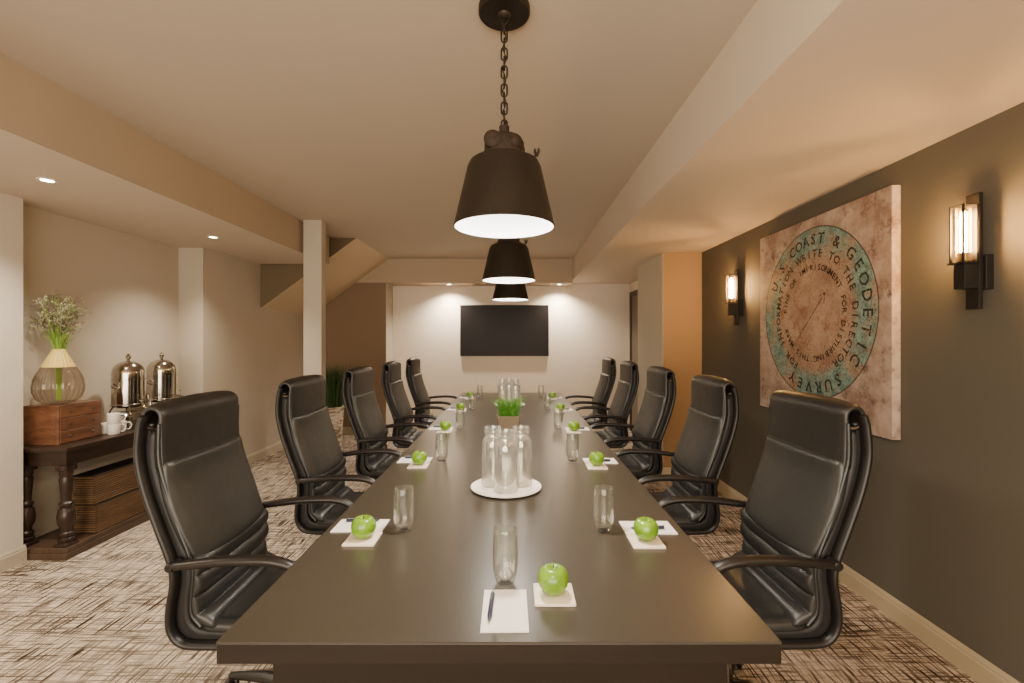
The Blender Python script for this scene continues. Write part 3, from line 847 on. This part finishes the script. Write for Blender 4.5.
# wooden drawer box
M_box = wood('reddish walnut box', (80, 52, 36), (118, 82, 58), scale=3, stretch=(4, 1, 9), rough=.32)
bx = thing('wooden_box', 'reddish brown wooden drawer box under the glass vase', 'box', (-3.318, 3.43, .765))
MB().box(-.128, .124, -.17, .17, 0, .275, bev=.003).build('case', M_box, bx, smooth=False)
for k in range(3):
    d_ = MB().box(.1235, .129, -.16, .16, .012+k*.087, .012+k*.087+.081, bev=.0015, seg=1).build('drawer', M_box, bx, smooth=False)
    kn = MB()
    for y in (-.09, .09): kn.lathe([(0, 0), (.006, 0), (.004, .004), (.008, .010), (.006, .014), (0, .015)], seg=14, M=Matrix.Translation((.129, y, .05+k*.087)) @ Matrix.Rotation(PI/2, 4, 'Y'))
    kn.build('knobs', M_cons, d_)

# ribbed glass vase
M_vase = glass('smoky vase glass', (250, 248, 245), power=3, hi=.6, haze=.12, edge=(190, 178, 160))
M_vtop = plain('amber vase neck', (204, 180, 98), rough=.3, var=.08)
vs = thing('glass_vase', 'ribbed teardrop glass vase with amber neck standing on the wooden box', 'vase', (-3.29, 3.36, 1.04))
sr = .85
vp = [(0, 0), (.06, 0), (.10, .010), (.142, .045), (.162, .09), (.165, .13), (.156, .18), (.136, .225), (.108, .27)]
vi = [(.105, .27), (.133, .224), (.153, .18), (.162, .13), (.159, .09), (.139, .048), (.098, .015), (.06, .006), (0, .006)]
MB().lathe([(a*sr, b) for a, b in vp+vi], seg=144, rib=.03, ribn=22).build('body', M_vase, vs, angle=80)
MB().lathe([(a, b) for a0_, b0_ in [(.108, .27), (.086, .312), (.062, .355), (.046, .385), (.040, .40), (.036, .40), (.042, .384), (.058, .353), (.082, .31), (.105, .27)] for a, b in ((a0_*sr, b0_),)], seg=144, rib=.03, ribn=22).build('neck', M_vtop, vs, angle=80)
# flower stems
fl = thing('flower_bunch', 'bunch of fine dried grey-purple flowers with green stems in the vase', 'flowers', (-3.29, 3.36, 1.05))
st = MB(); fm = MB(); fm2 = MB(); rnd = random.Random(11)
for i in range(64):
    a = rnd.uniform(0, 2*PI); sp = rnd.uniform(.02, .19); h = rnd.uniform(.60, .82)-sp*.4
    top = Vector((sp*math.cos(a)*.8, sp*math.sin(a), h)); top.x = max(top.x, -.13)
    pts = [Vector((.012*math.cos(a), .012*math.sin(a), .02)), Vector((.018*math.cos(a), .018*math.sin(a), .37)), top*.55+Vector((.01*math.cos(a), .01*math.sin(a), .45*.44)), top]
    P = catmull(pts, 5); st.tube(P, .0016, seg=5)
    for j in range(12):
        bse = P[-1].lerp(P[-7], rnd.random()); e = bse+Vector((rnd.gauss(0, .022), rnd.gauss(0, .025), abs(rnd.gauss(.015, .02))))
        (fm if i % 3 else fm2).tube([bse, e], .0008, seg=4)
        for q in range(3):
            c = e+Vector((rnd.gauss(0, .006), rnd.gauss(0, .006), rnd.gauss(0, .006))); c.x = max(c.x, -.155)
            (fm if i % 3 else fm2).ball(c, 0.0038, (1, 1, 1), u=5, v=3)
lf = MB(); blades(lf, 55, .03, .19, .0022, z0=.34, lean=.7, seed=8)
tag(lf.build('leaves', grassmat('stem green', (92, 140, 30), (160, 190, 84)), fl, fixn=False), None, None, kind='stuff')
st.build('stems', plain('green stems', (128, 162, 54), .6), fl)
tag(fm.build('blossoms', plain('grey purple blossoms', (124, 106, 98), .8, var=.2), fl), None, None, kind='stuff')
tag(fm2.build('pale_blossoms', plain('pale green blossoms', (178, 176, 134), .8, var=.2), fl), None, None, kind='stuff')

# coffee urns
M_steel = plain('polished steel', (190, 184, 174), rough=.12, metal=1, var=.02)
def make_urn():
    r = thing('coffee_urn', 'x', 'coffee urn', group='polished steel coffee urns')
    b = MB(); R = .112
    b.lathe([(0, .17), (.08, .17), (.104, .178), (R+.006, .19), (R+.006, .20), (R, .205), (R, .40), (R+.004, .402), (R+.004, .412), (R, .414)], seg=48)
    b.build('body', M_steel, r)
    ld = MB(); ld.lathe([(R, .413), (R, .46), (.105, .50), (.085, .53), (.055, .55), (.02, .56), (0, .562)], seg=48)
    ld = ld.build('lid', M_steel, r)
    MB().lathe([(0, .56), (.012, .56), (.009, .572), (.018, .584), (.020, .598), (.012, .61), (.006, .622), (0, .624)], seg=20).build('lid_knob', M_steel, ld)
    for s in (-1, 1):
        h = MB(); h.tube(catmull([(0, s*.109, .36), (0, s*.147, .375), (0, s*.162, .37), (0, s*.162, .355), (0, s*.137, .345), (0, s*.109, .34)], 4), .007, seg=10)
        h.build('handle', M_steel, r)
    sp = MB(); sp.tube([(.105, 0, .225), (.17, 0, .225), (.19, 0, .222), (.19, 0, .19)], .010, seg=12).tube([(.17, 0, .225), (.17, 0, .26)], .006).ball((.17, 0, .268), .011)
    sp.build('spigot', M_steel, r)
    f = MB()
    for k in range(4):
        a = PI/4+k*PI/2; f.tube(catmull([(.10*math.cos(a), .10*math.sin(a), .178), (.125*math.cos(a), .125*math.sin(a), .12), (.115*math.cos(a), .115*math.sin(a), .05), (.135*math.cos(a), .135*math.sin(a), .006)], 4), .007, seg=8)
        f.ball((.135*math.cos(a), .135*math.sin(a), .007), .0085)
    f.tube([(.125*math.cos(2*PI*k/24), .125*math.sin(2*PI*k/24), .12) for k in range(24)], .005, seg=6, closed=True)
    f.build('stand', M_steel, r)
    MB().lathe([(0, .03), (.03, .03), (.035, .07), (.02, .085), (0, .085)], seg=20).build('burner', M_steel, r)
    return r
u0 = make_urn(); u0.location = (-3.26, 3.93, .767); u0['label'] = 'polished steel coffee urn with domed lid, nearer the wooden box'
dup(u0, (-3.26, 4.30, .767), 0, 'polished steel coffee urn with domed lid, farther from the wooden box')

# mugs
M_mug = plain('white china', (236, 230, 220), rough=.25, var=.01)
def make_mug():
    b = MB(); b.lathe([(0, 0), (.036, 0), (.040, .004), (.042, .08), (.0405, .081), (.038, .078), (.036, .008), (0, .007)], seg=32)
    b.tube(catmull([(.03, .028, .068), (.042, .044, .068), (.048, .053, .045), (.042, .042, .018), (.03, .026, .016)], 4), .0045, seg=8)
    return tag(b.build('coffee_mug', M_mug, angle=50), 'x', 'mug', 'white coffee mugs beside the wooden box')
m0 = make_mug()
MG = [((-3.145, 3.655, .765), 'white coffee mug touching the wooden box, bottom of its stack'),
      ((-3.145, 3.655, .846), 'white coffee mug on top of the stack beside the wooden box'),
      ((-3.18, 3.755, .765), 'white coffee mug in front of the nearer urn, bottom of its stack'),
      ((-3.245, 3.68, .765), 'white coffee mug behind the front stack, against the box side')]
for i, (l, s) in enumerate(MG):
    if i == 0: m0.location = l; m0['label'] = s
    else: dup(m0, l, 0, s)
cm = MB(); cm.lathe([(0, 0), (.03, 0), (.032, .01), (.026, .05), (.022, .075), (.024, .09), (.012, .10), (.008, .115), (.014, .125), (.008, .14), (0, .142)], seg=24)
tag(cm.build('creamer', M_steel, loc=(-3.14, 4.48, .765)), 'small polished steel creamer standing past the second coffee urn', 'creamer')

# floor plant
pp = thing('potted_grass', 'tall dark green grass in a pale bark-textured pot behind the column', 'plant', (-2.50, 6.35, 0))
def bark():
    m, nt, p = new_mat('birch bark pot')
    tc = N(nt, 'ShaderNodeTexCoord'); mp = N(nt, 'ShaderNodeMapping'); mp.inputs['Scale'].default_value = (4, 4, 18)
    nt.links.new(tc.outputs['Object'], mp.inputs['Vector'])
    n = N(nt, 'ShaderNodeTexNoise'); n.inputs['Scale'].default_value = 2; n.inputs['Detail'].default_value = 8
    nt.links.new(mp.outputs['Vector'], n.inputs['Vector'])
    cr = N(nt, 'ShaderNodeValToRGB'); cr.color_ramp.elements[0].position = .4; cr.color_ramp.elements[0].color = lin((120, 100, 80))
    cr.color_ramp.elements[1].position = .55; cr.color_ramp.elements[1].color = lin((222, 208, 188))
    nt.links.new(n.outputs['Fac'], cr.inputs['Fac']); nt.links.new(cr.outputs['Color'], p.inputs['Base Color']); p.inputs['Roughness'].default_value = .8
    return m
MB().lathe([(0, 0), (.13, 0), (.17, .56), (.178, .58), (.178, .60), (.160, .60), (.155, .55), (0, .54)], seg=12).build('pot', bark(), pp, smooth=False)
b = MB(); blades(b, 500, .14, .68, .004, z0=.54, lean=.22, seed=5)
tag(b.build('grass', grassmat('dark grass', (34, 58, 24), (74, 100, 44)), pp, fixn=False), None, None, kind='stuff')

# ------------------------------------------------------------------ lights
def light(kind, name, loc, energy, rgb, size=.1, rot=(0, 0, 0), **kw):
    l = bpy.data.lights.new(name, kind); l.energy = energy; c = lin(rgb)[:3]; l.color = c
    if kind == 'AREA':
        l.shape = 'RECTANGLE' if 'size_y' in kw else 'DISK'; l.size = size
        if 'size_y' in kw: l.size_y = kw['size_y']
    else: l.shadow_soft_size = size
    if kind == 'SPOT': l.spot_size = math.radians(kw.get('angle', 90)); l.spot_blend = kw.get('blend', .7)
    o = bpy.data.objects.new(name, l); COL.objects.link(o); o.location = loc; o.rotation_euler = rot
    return o
for i, y in enumerate(PY):
    light('SPOT', 'pendant_and_fill_light', (-.038, y, 2.02), 56, (255, 243, 226), .11, angle=160, blend=1)
for (l, s) in DL:
    far = l[1] > 7
    light('SPOT', 'downlight_and_fill_light', (l[0], l[1], l[2]-.02), 88 if far else 64, (255, 240, 220), .04, angle=140 if far else 118, blend=.9)
# near end: one unseen downlight by the left wall, then lamps added as fill
light('SPOT', 'downlight_and_fill_light', (-2.79, 1.25, ZS-.02), 95, (255, 238, 214), .04, angle=118, blend=.9)
light('SPOT', 'downlight_and_fill_light', (-2.79, -.3, ZS-.02), 42, (255, 240, 220), .04, angle=118, blend=.9)  # unseen spot added like the downlights to brighten the near end
light('POINT', 'pendant_and_fill_light', (-.038, .2, 1.9), 22, (255, 232, 200), .15)  # bare fill lamp added here, no pendant hangs above it
light('POINT', 'right_fill_light', (1.93, .3, 1.98), 8, (255, 190, 120), .05)  # added fill by the right wall, without a sconce
light('AREA', 'back_fill_light', (-.6, -2.8, 1.5), 140, (255, 242, 222), 4.6, rot=(math.radians(90), 0, 0), size_y=2.2)  # large soft fill lamp added at the back wall, no window there
w = bpy.data.worlds.new('World'); S.world = w; w.use_nodes = True
w.node_tree.nodes['Background'].inputs[0].default_value = (1, .9, .78, 1); w.node_tree.nodes['Background'].inputs[1].default_value = .3

# ------------------------------------------------------------------ camera
cam = bpy.data.cameras.new('camera'); co = bpy.data.objects.new('camera', cam); COL.objects.link(co)
co.location = (0, 0, 1.5); co.rotation_euler = (math.radians(90), 0, 0)
cam.sensor_width = 36; cam.lens = 36*465/1024
cam.shift_x = -(514-512)/1024; cam.shift_y = (340.5-341.5)/1024
cam.clip_start = .05
S.camera = co
S.view_settings.view_transform = 'AgX'
S.view_settings.look = 'None'
S.view_settings.exposure = 1.30
S.view_settings.gamma = .92
